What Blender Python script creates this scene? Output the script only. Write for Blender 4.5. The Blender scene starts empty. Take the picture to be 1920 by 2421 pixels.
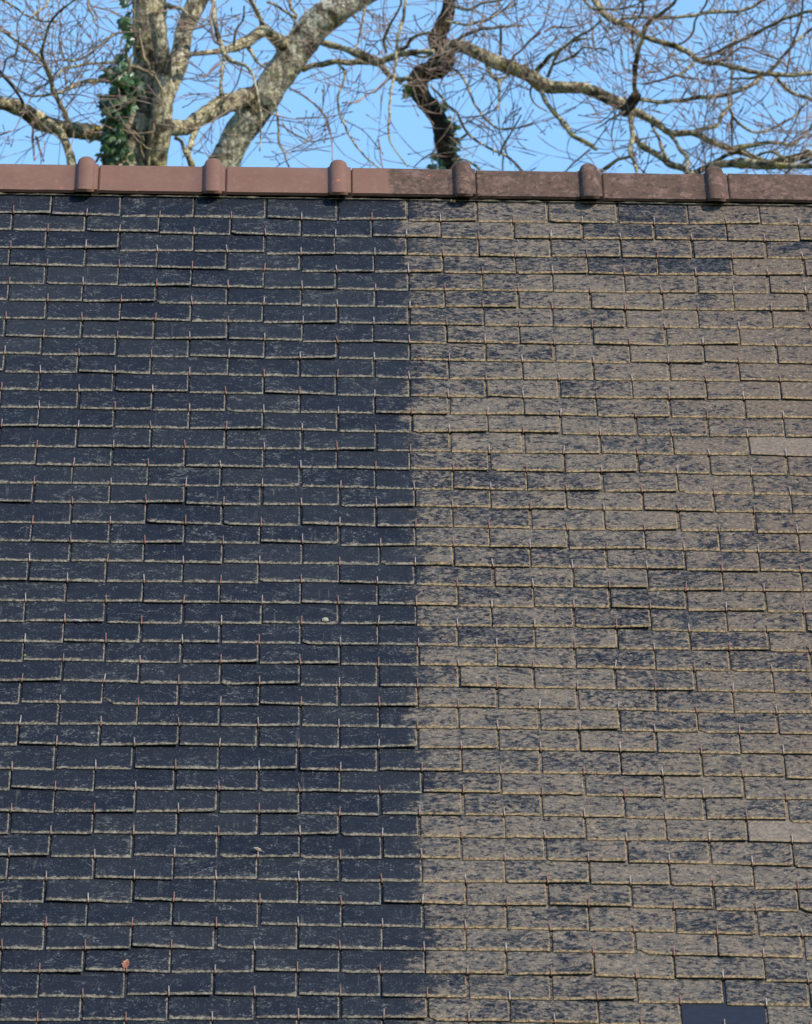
import bpy, math, random
import numpy as np
from mathutils import Vector, Matrix, noise

random.seed(7)
R = math.radians
scene = bpy.context.scene
col = scene.collection

# ---------------------------------------------------------------- camera
PITCH = R(43)                       # slope of the roof
FPX, CX, CY, DIST = 18500.0, 960.0, 1210.5, 22.4
Rb = np.array([1, -.0137, 0.0]); Ub = np.array([-215, 10090, -18500.0])
Rb[2] = -(Rb[0]*Ub[0] + Rb[1]*Ub[1]) / Ub[2]
Rb /= np.linalg.norm(Rb); Ub /= np.linalg.norm(Ub); Nb = np.cross(Rb, Ub)
Rw = np.array([1.0, 0, 0]); Uw = np.array([0, math.cos(PITCH), math.sin(PITCH)]); Nw = np.cross(Rw, Uw)
M = np.stack([Rw, Uw, Nw], 1) @ np.stack([Rb, Ub, Nb], 0)      # camera axes in the world
FWD = M @ np.array([0, 0, -1.0])
CAMZ = 1.6
O = np.array([0, 0, CAMZ + DIST*FWD[2]])                         # a point of the roof plane
CAM = O - FWD*DIST
cd = bpy.data.cameras.new('camera'); cam = bpy.data.objects.new('camera', cd); col.objects.link(cam)
mw = Matrix([list(M[i]) + [CAM[i]] for i in range(3)] + [[0, 0, 0, 1]])
cam.matrix_world = mw
cd.sensor_fit = 'HORIZONTAL'; cd.sensor_width = 36; cd.lens = 36*FPX/1920
cd.clip_start = .5; cd.clip_end = 3000
cd.dof.use_dof = True; cd.dof.focus_distance = 22.8; cd.dof.aperture_fstop = 21
scene.camera = cam
scene.render.resolution_x, scene.render.resolution_y = 812, 1024

# ---------------------------------------------------------------- sky and sun
SUN_EL, SUN_AZ = R(43), R(47)       # azimuth measured to the right of straight behind the camera
sv = Vector((math.sin(SUN_AZ)*math.cos(SUN_EL), -math.cos(SUN_AZ)*math.cos(SUN_EL), math.sin(SUN_EL)))
w = bpy.data.worlds.new('World'); scene.world = w; w.use_nodes = True
nt = w.node_tree; bg = nt.nodes['Background']
sky = nt.nodes.new('ShaderNodeTexSky'); sky.sky_type = 'NISHITA'; sky.sun_disc = False
sky.sun_elevation = SUN_EL; sky.sun_rotation = math.atan2(sv.x, sv.y)
sky.altitude = 50; sky.air_density = 1.6; sky.dust_density = 0; sky.ozone_density = 10
nt.links.new(sky.outputs[0], bg.inputs[0]); bg.inputs[1].default_value = .145
sd = bpy.data.lights.new('sun', 'SUN'); sun = bpy.data.objects.new('sun', sd); col.objects.link(sun)
sd.energy = 3.4; sd.angle = R(.5); sd.color = (1, .93, .83)
sun.rotation_euler = sv.to_track_quat('Z', 'Y').to_euler(); sun.location = (6, -10, 14)
scene.view_settings.view_transform = 'Standard'; scene.view_settings.look = 'None'
scene.view_settings.exposure = 0.62; scene.view_settings.gamma = 1
scene.cycles.use_denoising = True

# ---------------------------------------------------------------- helpers
def ray(x, y, t):
    """photo direction (x, y) at distance t from the viewpoint"""
    d = M @ np.array([(x-CX)/FPX, -(y-CY)/FPX, -1.0])
    return Vector(CAM + d*t)

def roof(a, b, n=0.0):
    """roof coordinates: along the ridge, up the slope, out of the roof"""
    return Vector(O + a*Rw + b*Uw + n*Nw)

def tag(o, label=None, cat=None, group=None, kind=None):
    if label: o['label'] = label
    if cat: o['category'] = cat
    if group: o['group'] = group
    if kind: o['kind'] = kind
    return o

def empty(name, loc):
    o = bpy.data.objects.new(name, None); o.empty_display_size = .2; o.location = loc
    col.objects.link(o); return o

class MB:
    """collects geometry given in world coordinates, then links it as one mesh object"""
    def __init__(s): s.v, s.f, s.mi, s.at = [], [], [], {}
    def add(s, vs, fs, mi=0, **at):
        k = len(s.v); s.v += [tuple(v) for v in vs]
        s.f += [tuple(i+k for i in f) for f in fs]; s.mi += [mi]*len(fs)
        for a, val in at.items():
            s.at.setdefault(a, []).extend(val if isinstance(val, list) else [val]*len(vs))
    def build(s, name, mats, parent=None, smooth=False):
        me = bpy.data.meshes.new(name)
        off = Vector(parent['_w']) if parent is not None else Vector((0, 0, 0))
        me.from_pydata([tuple(Vector(v)-off) for v in s.v], [], s.f)
        mats = mats if isinstance(mats, (list, tuple)) else [mats]
        for m in mats: me.materials.append(m)
        if len(mats) > 1: me.polygons.foreach_set('material_index', s.mi)
        for a, vals in s.at.items():
            if len(vals[0]) == 3:
                d = me.attributes.new(a, 'FLOAT_VECTOR', 'POINT'); d.data.foreach_set('vector', [x for v in vals for x in v])
            else:
                d = me.attributes.new(a, 'FLOAT_COLOR', 'POINT'); d.data.foreach_set('color', [x for v in vals for x in v])
        if smooth: me.polygons.foreach_set('use_smooth', [True]*len(me.polygons))
        me.update()
        o = bpy.data.objects.new(name, me); col.objects.link(o)
        if parent is not None: o.parent = parent
        o['_w'] = tuple(off)
        return o
def root(name, loc):
    o = empty(name, loc); o['_w'] = tuple(loc); return o
def box(mb, p0, p1, mi=0):
    x0, y0, z0 = p0; x1, y1, z1 = p1
    mb.add([(x0,y0,z0),(x1,y0,z0),(x1,y1,z0),(x0,y1,z0),(x0,y0,z1),(x1,y0,z1),(x1,y1,z1),(x0,y1,z1)],
           [(0,3,2,1),(4,5,6,7),(0,1,5,4),(1,2,6,5),(2,3,7,6),(3,0,4,7)], mi)
def tube(mb, P, rad, n=6, amp=0.0, freq=8.0, mi=0, cap=True, **at):
    """sweep a ring of n points along P; amp roughens the radius"""
    P = [Vector(p) for p in P]; m = len(P)
    T = [(P[min(i+1, m-1)]-P[max(i-1, 0)]).normalized() for i in range(m)]
    u = T[0].orthogonal().normalized(); vs = []
    for i in range(m):
        u = (u - T[i]*u.dot(T[i]))
        u = u.normalized() if u.length > 1e-6 else T[i].orthogonal().normalized()
        v = T[i].cross(u)
        for k in range(n):
            a = 2*math.pi*k/n; d = u*math.cos(a)+v*math.sin(a); r = rad[i]
            q = P[i]+d*r
            if amp:
                r *= 1+amp*(noise.noise(q*freq)+.5*noise.noise(q*freq*2.7)+.35*noise.noise(q*freq*7))
                q = P[i]+d*r
            vs.append(q)
    fs = [(i*n+k, i*n+(k+1) % n, (i+1)*n+(k+1) % n, (i+1)*n+k) for i in range(m-1) for k in range(n)]
    if cap: fs += [tuple(range(n-1, -1, -1)), tuple((m-1)*n+k for k in range(n))]
    mb.add(vs, fs, mi, **at)
def spline(pts, step):
    """Catmull-Rom through 4-tuples (x, y, r, t)"""
    P = [np.array(p, float) for p in pts]; P = [2*P[0]-P[1]] + P + [2*P[-1]-P[-2]]; out = []
    for i in range(1, len(P)-2):
        L = np.hypot(*(P[i+1]-P[i])[:2]); k = max(2, int(L/step))
        for j in range(k):
            s = j/k
            q = .5*(2*P[i]+(P[i+1]-P[i-1])*s+(2*P[i-1]-5*P[i]+4*P[i+1]-P[i+2])*s*s+(3*P[i]-P[i-1]-3*P[i+1]+P[i+2])*s**3)
            q[2] = P[i][2]+(P[i+1][2]-P[i][2])*s
            out.append(q)
    out.append(P[-2]); return out

# ---------------------------------------------------------------- materials
class NT:
    def __init__(s, name):
        s.m = bpy.data.materials.new(name); s.m.use_nodes = True; s.t = s.m.node_tree
        s.b = s.t.nodes['Principled BSDF']
    def n(s, typ, **kw):
        x = s.t.nodes.new(typ)
        for k, v in kw.items(): setattr(x, k, v)
        return x
    def l(s, a, b): s.t.links.new(a, b)
    def put(s, sock, v):
        if v is None: return
        if isinstance(v, (int, float)): sock.default_value = v
        elif isinstance(v, (tuple, list)): sock.default_value = tuple(v) + ((1,) if len(v) == 3 and len(sock.default_value) == 4 else ())
        else: s.l(v, sock)
    def math(s, op, a, b=None, clamp=False):
        x = s.n('ShaderNodeMath', operation=op, use_clamp=clamp); s.put(x.inputs[0], a); s.put(x.inputs[1], b); return x.outputs[0]
    def noise(s, vec, scale, detail=4, rough=.55, dist=0):
        x = s.n('ShaderNodeTexNoise'); s.put(x.inputs['Vector'], vec); x.inputs['Scale'].default_value = scale
        x.inputs['Detail'].default_value = detail; x.inputs['Roughness'].default_value = rough; x.inputs['Distortion'].default_value = dist
        return x.outputs['Fac']
    def vor(s, vec, scale, feature='F1', out='Distance', rand=1.0):
        x = s.n('ShaderNodeTexVoronoi', feature=feature); s.put(x.inputs['Vector'], vec); x.inputs['Scale'].default_value = scale
        x.inputs['Randomness'].default_value = rand
        return x.outputs[out]
    def scale(s, vec, sc):
        x = s.n('ShaderNodeVectorMath', operation='MULTIPLY'); s.l(vec, x.inputs[0]); x.inputs[1].default_value = sc; return x.outputs[0]
    def ramp(s, v, lo, hi, a=0.0, b=1.0):
        x = s.n('ShaderNodeMapRange', interpolation_type='SMOOTHSTEP'); s.put(x.inputs[0], v)
        for i, q in enumerate((lo, hi, a, b)): s.put(x.inputs[i+1], q)
        return x.outputs[0]
    def mix(s, f, a, b, mode='MIX'):
        x = s.n('ShaderNodeMix', data_type='RGBA', blend_type=mode); s.put(x.inputs[0], f); s.put(x.inputs[6], a); s.put(x.inputs[7], b); return x.outputs[2]
    def bump(s, h, strength, dist, prev=None):
        x = s.n('ShaderNodeBump'); s.l(h, x.inputs['Height']); x.inputs['Strength'].default_value = strength; x.inputs['Distance'].default_value = dist
        if prev is not None: s.l(prev, x.inputs['Normal'])
        return x.outputs[0]
    def attr(s, name, out='Color'):
        x = s.n('ShaderNodeAttribute', attribute_name=name); return x.outputs[out]
    def sep(s, c):
        x = s.n('ShaderNodeSeparateColor'); s.l(c, x.inputs[0]); return x.outputs
    def xyz(s, c):
        x = s.n('ShaderNodeSeparateXYZ'); s.l(c, x.inputs[0]); return x.outputs
    def pos(s): return s.n('ShaderNodeNewGeometry').outputs['Position']
    def done(s, color, rough=.8, normal=None, spec=None):
        s.put(s.b.inputs['Base Color'], color); s.put(s.b.inputs['Roughness'], rough)
        if normal is not None: s.l(normal, s.b.inputs['Normal'])
        if spec is not None: s.put(s.b.inputs['Specular IOR Level'], spec)
        return s.m

XLINE = .018                                    # where the cleaning stopped, metres along the ridge

def slate_material(new=False):
    k = NT('new_slate' if new else 'roof_slate'); pos = k.pos(); px = k.xyz(pos)
    tex = k.attr('tex', 'Vector'); par = k.sep(k.attr('par')); edge, ra, rc = par[0], par[1], par[2]
    half = lambda v, g: k.math('MULTIPLY', k.math('SUBTRACT', v, .5), g)
    fine = k.noise(k.scale(tex, (120, 110, 120)), 1, 4, .7)
    tone = k.noise(k.scale(tex, (14, 20, 14)), 1, 4, .6)
    dark = k.mix(tone, (.0028, .0044, .0092), (.0100, .0126, .0196))
    dark = k.mix(k.math('MULTIPLY', k.ramp(rc, .25, .9), .70), dark, (.0150, .0172, .0205))
    if new:
        dust = k.ramp(k.noise(k.scale(tex, (30, 60, 30)), 1, 5, .7), .45, .75)
        return k.done(k.mix(k.math('MULTIPLY', dust, .5), k.mix(fine, (.0075, .0102, .0175), (.0135, .017, .026)), (.024, .027, .033)), .62, k.bump(fine, .15, .001), .3)
    # fibrous pale scuffs, grains, drips and scratches left on the cleaned slates
    scuff = k.noise(k.scale(tex, (70, 82, 70)), 1, 5, .74, .3)
    area = k.noise(k.scale(tex, (13, 18, 13)), 1, 3, .6)
    th = k.math('SUBTRACT', .622, k.math('MULTIPLY', ra, .07)); th = k.math('SUBTRACT', th, half(area, .55))
    sc = k.ramp(scuff, th, k.math('ADD', th, .11))
    gm = k.noise(k.scale(tex, (36, 40, 36)), 1, 3, .6)
    grain = k.vor(k.scale(tex, (95, 78, 95)), 1); gr = k.math('MULTIPLY', k.ramp(grain, .36, .16), k.math('MULTIPLY', k.ramp(gm, .50, .64), k.ramp(area, .40, .62)))
    grain2 = k.vor(k.scale(tex, (170, 130, 171)), 1); gr2 = k.math('MULTIPLY', k.ramp(grain2, .42, .2), k.ramp(gm, .40, .62))
    wv = k.n('ShaderNodeTexWave', wave_type='BANDS', bands_direction='Y'); k.l(tex, wv.inputs['Vector'])
    wv.inputs['Scale'].default_value = 8; wv.inputs['Distortion'].default_value = 16; wv.inputs['Detail'].default_value = 4; wv.inputs['Detail Scale'].default_value = 1.6
    scr = k.math('MULTIPLY', k.ramp(wv.outputs['Fac'], .975, .998), k.ramp(k.noise(k.scale(tex, (13, 24, 13)), 1, 1), .58, .68))
    drip = k.ramp(k.noise(k.scale(pos, (75, 5, 5)), 1, 3, .6, .25), .60, .74)
    drip = k.math('MULTIPLY', drip, k.ramp(k.noise(k.scale(pos, (9, 9, 9)), 1, 2), .46, .62))
    film0 = k.ramp(k.noise(pos, 2.3, 3, .6), .40, .70)
    c1 = k.mix(k.math('MULTIPLY', film0, .18), dark, (.036, .039, .042))
    c1 = k.mix(k.math('MULTIPLY', sc, .70), c1, k.mix(k.ramp(fine, .35, .65), (.034, .037, .037), (.150, .145, .122)))
    c1 = k.mix(k.math('MULTIPLY', drip, .35), c1, (.12, .118, .10))
    c1 = k.mix(k.math('MULTIPLY', gr2, .40), c1, (.11, .115, .12))
    c1 = k.mix(k.math('MULTIPLY', gr, .60), c1, (.20, .205, .195))
    c1 = k.mix(k.math('MULTIPLY', scr, .40), c1, (.20, .19, .16))
    # lichen film on the uncleaned slates
    l1 = k.noise(k.scale(tex, (52, 66, 52)), 1, 6, .78, .3)
    l2 = k.noise(k.scale(tex, (11, 18, 11)), 1, 3, .6)
    rx = k.ramp(px[0], .2, 1.4)
    cov = k.math('ADD', l1, half(l2, .34))
    cov = k.math('ADD', cov, half(ra, .06))
    cov = k.math('ADD', cov, half(k.noise(pos, 1.1, 2), .20))
    cov = k.math('ADD', cov, k.math('MULTIPLY', k.math('MULTIPLY', rx, k.ramp(px[2], 5.2, 7.6)), .05))
    film = k.ramp(cov, .435, .545)
    hue = k.noise(k.scale(tex, (20, 28, 20)), 1, 4, .65)
    lich = k.mix(k.ramp(hue, .3, .7), (.124, .107, .088), (.208, .157, .107))
    brown = k.math('MULTIPLY', rx, k.math('MULTIPLY', k.ramp(k.math('ADD', px[2], half(k.noise(pos, 1.6, 3), 2.5)), 5.3, 7.4), .85))
    lich = k.mix(brown, lich, (.150, .104, .070))
    lich = k.mix(k.math('MULTIPLY', k.ramp(fine, .54, .42), .50), lich, (.052, .048, .044))
    pale = k.ramp(k.noise(k.scale(tex, (88, 92, 88)), 1, 4, .7), .54, .64)
    lich = k.mix(k.math('MULTIPLY', pale, .65), lich, (.312, .256, .184))
    under = k.mix(k.ramp(k.noise(k.scale(tex, (75, 80, 75)), 1, 4, .7), .42, .62), dark, (.047, .050, .055))
    c2 = k.mix(k.math('MULTIPLY', film, .92), under, lich)
    c2 = k.mix(k.math('MULTIPLY', gr2, .35), c2, (.17, .155, .13))
    c2 = k.mix(k.math('MULTIPLY', gr, .50), c2, (.29, .25, .185))
    # the edge of the cleaned area wanders a little from slate to slate
    wob = k.math('ADD', half(k.noise(pos, 11, 4, .65), .22), half(ra, .035))
    wob = k.math('ADD', wob, half(k.noise(k.scale(tex, (50, 60, 50)), 1, 5, .78), .19))
    lim = k.math('ADD', k.math('SUBTRACT', px[0], XLINE), wob)
    wm = k.ramp(lim, -.016, .022)
    c = k.mix(wm, c1, c2)
    # growth along the dressed edges, ragged on its inner side; right-hand ones painted sunlit
    en = k.noise(k.scale(tex, (85, 85, 85)), 1, 5, .75, .3)
    en2 = k.noise(k.scale(tex, (20, 26, 20)), 1, 3, .6)
    er = k.math('ADD', edge, half(en, 1.9)); er = k.math('ADD', er, half(en2, 1.15))
    e = k.math('MULTIPLY', k.ramp(er, .42, .80), k.ramp(edge, .01, .12))
    tint = k.ramp(k.noise(k.scale(tex, (105, 120, 105)), 1, 4, .7), .36, .64)
    ecol = k.mix(wm, k.mix(tint, (.060, .053, .037), (.30, .25, .178)), k.mix(tint, (.080, .060, .034), (.36, .25, .132)))
    c = k.mix(k.math('MULTIPLY', e, k.mix(wm, (.82,)*3, (.88,)*3)), c, ecol)
    # a few slates with a closed pale growth
    pal = k.ramp(rc, .93, .97); c = k.mix(k.math('MULTIPLY', pal, k.math('MULTIPLY', wm, .55)), c, k.mix(k.ramp(fine, .35, .65), (.145, .120, .096), (.27, .205, .148)))
    h = k.math('ADD', fine, k.math('MULTIPLY', l1, 1.2))
    nrm = k.bump(h, .7, .003, k.bump(k.noise(k.scale(tex, (14, 30, 14)), 1, 2), .4, .006))
    return k.done(c, k.mix(wm, (.66,)*3, (.88,)*3), nrm, k.mix(wm, (.17,)*3, (.09,)*3))

def ridge_material():
    k = NT('ridge_clay'); pos = k.pos(); px = k.xyz(pos)
    n1 = k.noise(pos, 9, 4); n2 = k.noise(k.scale(pos, (60, 38, 38)), 1, 5, .7); n3 = k.noise(pos, 26, 4, .65)
    clean = k.mix(n1, (.140, .066, .041), (.198, .104, .066))
    clean = k.mix(k.math('MULTIPLY', k.ramp(n2, .54, .70), .40), clean, (.235, .15, .115))
    clean = k.mix(k.math('MULTIPLY', k.ramp(k.noise(pos, 7, 3), .5, .75), .35), clean, (.21, .135, .105))
    wet = k.mix(n3, (.066, .039, .026), (.120, .069, .045))
    wet = k.mix(k.ramp(k.noise(pos, 12, 5, .7), .52, .60), wet, (.150, .086, .061))
    wet = k.mix(k.math('MULTIPLY', k.ramp(n2, .54, .65), .6), wet, (.20, .135, .095))
    wet = k.mix(k.math('MULTIPLY', k.ramp(k.noise(k.scale(pos, (55, 34, 34)), 1, 4, .7), .51, .62), .62), wet, (.030, .020, .015))
    lim = k.math('ADD', k.math('SUBTRACT', px[0], k.math('SUBTRACT', .78, k.math('MULTIPLY', px[2], .094))), k.math('MULTIPLY', k.math('SUBTRACT', n3, .5), .03))
    wm = k.ramp(k.math('ADD', lim, k.math('MULTIPLY', k.math('SUBTRACT', n2, .5), .035)), -.006, .008)
    c = k.mix(wm, clean, wet)
    chip = k.math('MULTIPLY', k.ramp(k.vor(pos, 26), .20, .13), k.ramp(k.noise(pos, 7.3, 1), .66, .70))
    c = k.mix(k.math('MULTIPLY', chip, k.ramp(n2, .40, .5)), c, (.62, .17, .07))
    return k.done(c, k.mix(wm, (.62,)*3, (.88,)*3), k.bump(n2, .4, .002, k.bump(n3, .25, .004)), .25)

def plain(name, c0, c1, sc=20, rough=.8, bump=.3, dist=.004, spec=None):
    k = NT(name); pos = k.pos(); n = k.noise(pos, sc, 5, .6)
    return k.done(k.mix(k.ramp(n, .3, .7), c0, c1), rough, k.bump(n, bump, dist), spec)

def hook_material():
    k = NT('hook_wire'); par = k.sep(k.attr('par')); pos = k.pos()
    c = k.mix(par[0], (.26, .115, .07), (.44, .37, .30)); c = k.mix(k.math('MULTIPLY', par[1], k.ramp(k.noise(pos, 90, 2), .35, .6)), c, (.20, .085, .055))
    k.b.inputs['Metallic'].default_value = .25
    return k.done(c, .5)

def bark_material(name, c_pale, c_mid, c_dark, dark_lo, yellow):
    k = NT(name); pos = k.pos()
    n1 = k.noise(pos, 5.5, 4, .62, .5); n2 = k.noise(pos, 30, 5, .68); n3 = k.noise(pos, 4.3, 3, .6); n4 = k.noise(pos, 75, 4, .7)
    c = k.mix(k.ramp(n2, .40, .56), c_mid, c_pale)
    c = k.mix(k.math('MULTIPLY', k.ramp(n4, .50, .60), .7), c, c_dark)
    c = k.mix(k.math('MULTIPLY', k.ramp(n1, dark_lo, dark_lo+.10), .88), c, k.mix(n2, c_dark, (.05, .036, .022)))  # dark patches: moss and stains, with shade on the wood painted in
    c = k.mix(k.math('MULTIPLY', k.ramp(n3, .56, .62), k.math('MULTIPLY', k.ramp(n2, .48, .58), yellow)), c, (.34, .27, .055))
    wv = k.noise(k.scale(pos, (40, 40, 9)), 1, 4, .6)
    return k.done(c, .9, k.bump(wv, .9, .03, k.bump(n2, .8, .025)), .15)

M_SLATE = slate_material(); M_NEW = slate_material(True); M_RIDGE = ridge_material(); M_HOOK = hook_material()
M_MORTAR = plain('mortar', (.05, .045, .03), (.20, .17, .10), 60)
M_DECK = plain('dark_timber', (.012, .011, .010), (.022, .02, .018), 12)
M_WALL = plain('stone_render', (.30, .27, .22), (.38, .35, .29), 9)
M_GROUND = plain('grass_ground', (.035, .055, .018), (.07, .085, .03), 1.3)
M_BARK_A = bark_material('bark_ivied', (.58, .50, .33), (.20, .16, .085), (.024, .019, .010), .47, .5)
M_BARK_B = bark_material('bark_lichened', (.66, .61, .45), (.31, .27, .175), (.030, .018, .010), .54, .45)
M_BARK_C = bark_material('bark_dark', (.15, .105, .060), (.038, .027, .017), (.006, .005, .004), .38, .15)  # dark bark, its colour deepened further for the upper trunk's shade
M_BARK_L = bark_material('bark_limb', (.62, .53, .31), (.21, .16, .09), (.020, .015, .010), .51, 1.0)
M_TWIG = plain('twig_bark', (.125, .076, .058), (.36, .25, .175), 6, .85)
M_IVYSTEM = plain('ivy_stem', (.13, .085, .05), (.30, .235, .12), 10, .85)

RES = '1,-8,-7,1;1,-6,-2,-2;1,0,2,1;1,2,-1,8;1,12,2,0;1,14,7,-6;2,-7,-8,5;2,-5,-8,9;2,1,-4,3;2,3,-4,7;2,11,0,7;2,13,5,-1;3,-8,-8,-3;3,-6,1,6;3,0,0,-8;3,2,6,0;3,12,7,-1;3,14,8,-2;4,-7,-4,1;4,-5,-4,6;4,1,0,-6;4,3,-1,-2;4,11,1,2;4,13,3,3;5,-8,-4,-7;5,-6,-1,-4;5,0,4,-7;5,2,7,-6;5,12,0,-3;5,14,3,-2;6,-7,5,-1;6,-5,7,2;6,1,1,-3;6,3,-1,-3;6,11,-4,1;6,13,1,-1;7,-8,-6,-5;7,-6,2,-7;7,0,6,-2;7,2,0,1;7,12,6,-3;7,14,7,4;8,-7,-1,-6;8,-5,0,-3;8,1,1,-8;8,3,-3,-6;8,11,1,4;8,13,3,4;9,-8,-2,-1;9,-6,-1,-3;9,0,-2,-3;9,2,0,2;9,12,-5,7;10,-7,-2,-3;10,-5,-2,2;10,1,-2,1;10,3,-6,-2;10,11,1,4;10,13,2,6;11,-8,-4,2;11,-6,5,0;11,0,-3,3;11,2,-2,-3;11,12,-2,4;12,-7,2,6;12,-5,3,3;12,1,1,1;12,3,-2,0;12,11,-7,1;12,13,0,5;13,-8,4,2;13,-6,8,3;13,0,4,7;13,2,0,1;13,12,-3,3;14,-7,1,-7;14,-5,4,-4;14,1,-3,-2;14,3,-9,-1;14,11,-11,3;14,13,-5,0;15,-6,0,-4;15,0,1,4;15,2,-1,1;15,12,-3,-3;16,-7,0,2;16,-5,2,2;16,1,6,2;16,3,1,-4;16,11,-8,-7;16,13,-5,-5;17,-6,4,4;17,0,3,7;17,2,-1,1;17,12,-6,1;18,-7,3,-5;18,-5,5,0;18,1,3,2;18,3,1,-1;18,11,-4,0;18,13,3,-6;19,-6,6,-1;19,0,7,9;19,2,9,-3;19,12,-6,-3;20,-7,2,2;20,-5,2,4;20,1,2,2;20,3,-3,3;20,11,-7,-7;20,13,0,-2;21,-6,3,-2;21,0,3,12;21,2,-1,5;21,10,-6,-9;21,12,-2,-3;22,-7,-1,0;22,-5,4,0;22,1,-1,2;22,3,-2,0;22,11,-5,-7;22,13,-4,-6;23,-6,2,-2;23,0,4,1;23,2,-1,0;23,10,-5,-10;23,12,-4,-3;24,-7,4,-1;24,-5,9,0;24,1,3,-3;24,3,2,1;24,11,-6,1;24,13,0,2;25,-6,4,10;25,0,2,1;25,2,-2,0;25,10,1,-1;25,12,-3,2;26,-7,3,7;26,-5,8,8;26,1,-1,-4;26,3,-4,-3;26,11,-8,1;27,-6,1,7;27,0,3,2;27,2,0,2;27,10,-3,-2;27,12,-1,4;28,-7,5,4;28,-5,7,4;28,1,-2,3;28,3,-6,0;28,11,-1,3;29,-6,-1,7;29,0,-3,5;29,2,-4,3;29,10,0,6;29,12,6,12;30,-7,-7,-7;30,-5,-1,-5;30,1,1,-8;30,3,3,-2;30,11,-2,2;31,-6,2,0;31,0,1,-4;31,2,0,-4;31,10,-4,-2;31,12,1,1;32,-7,-2,-1;32,-5,1,-4;32,1,-2,-10;32,3,-6,-5;32,11,-2,4;33,-6,-2,0;33,0,3,0;33,2,2,-1;33,10,1,2;33,12,4,7;34,-7,1,1;34,-5,8,-5;34,1,0,-4;34,11,2,-1;35,-6,-7,0;35,0,1,-4;35,2,1,-7;35,10,2,4;35,12,7,-1;36,-7,-8,1;36,-5,-3,-3;36,1,3,-7;36,11,0,0;37,-6,-1,-4;37,0,0,0;37,2,1,-1;37,10,1,-8;37,12,6,-5;38,-5,-4,-6;38,1,-1,0;38,11,8,1;39,-6,-10,-2;39,0,-2,4;39,2,-6,2;39,10,7,4;39,12,9,0;40,-5,-4,-5;40,1,-1,3;40,11,4,-2;41,-6,-7,0;41,-4,-1,0;41,0,2,10;41,2,1,11'

# ================================================================ ground and building
g = MB(); g.add([(-1500, -400, 0), (1500, -400, 0), (1500, 2500, 0), (-1500, 2500, 0)], [(0, 1, 2, 3)])
tag(g.build('ground', M_GROUND), kind='structure')

HA, HE = .109279, .1163            # half a slate width, height of a course
T, LEN = .0044, .29
RISE = T*LEN/.1155*1.15            # how far a slate's tail stands off the deck
N0 = -RISE-T                       # the deck lies this far under the plane of the tails
MEAS = {}
for q in RES.split(';'):
    q = [int(x) for x in q.split(',')]; MEAS[(q[0], q[1])] = (q[2]/1000, q[3]/1000)
ROWRES = {2: 3, 5: -4, 8: -2, 12: 3, 13: 3, 17: 3, 23: -3, 25: 2, 28: 3, 29: 6, 30: -4, 32: -3, 37: -4, 41: 4}
def hook_at(r, c):
    """where the hook of course r in half-slate column c sits on the roof"""
    a = -.303777+.109279*c+1.69585e-4*r+4.93e-6*r*c-4.54e-6*r*r-2.92e-5*c*c
    b = 1.988162-6.068e-4*c-.1164258*r+4.811e-5*r*c+9.884e-5*r*r+1.4517e-4*c*c-1.4516e-6*r**3-9.64e-6*c*c*r
    if (r, c) in MEAS: da, db = MEAS[(r, c)]
    else:
        q = random.Random(r*1000+c); da = q.gauss(0, .0035); db = ROWRES.get(r, 0)/1000+q.gauss(0, .002)
    return a+da, b+db

BLIP = 2.019                       # lower edge of the ridge tiles
WING, RHO, NLIP = .162, .06, .016
YR = (roof(0, BLIP+WING, 0) + Vector(Nw)*(NLIP-RHO)).y
ROOF0 = (0.0, YR, 0.0)
house = root('slate_roof', ROOF0)
tag(house, 'steep slate roof, cleaned dark blue on the left half and lichen brown on the right, under a red clay ridge', 'roof')

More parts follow.
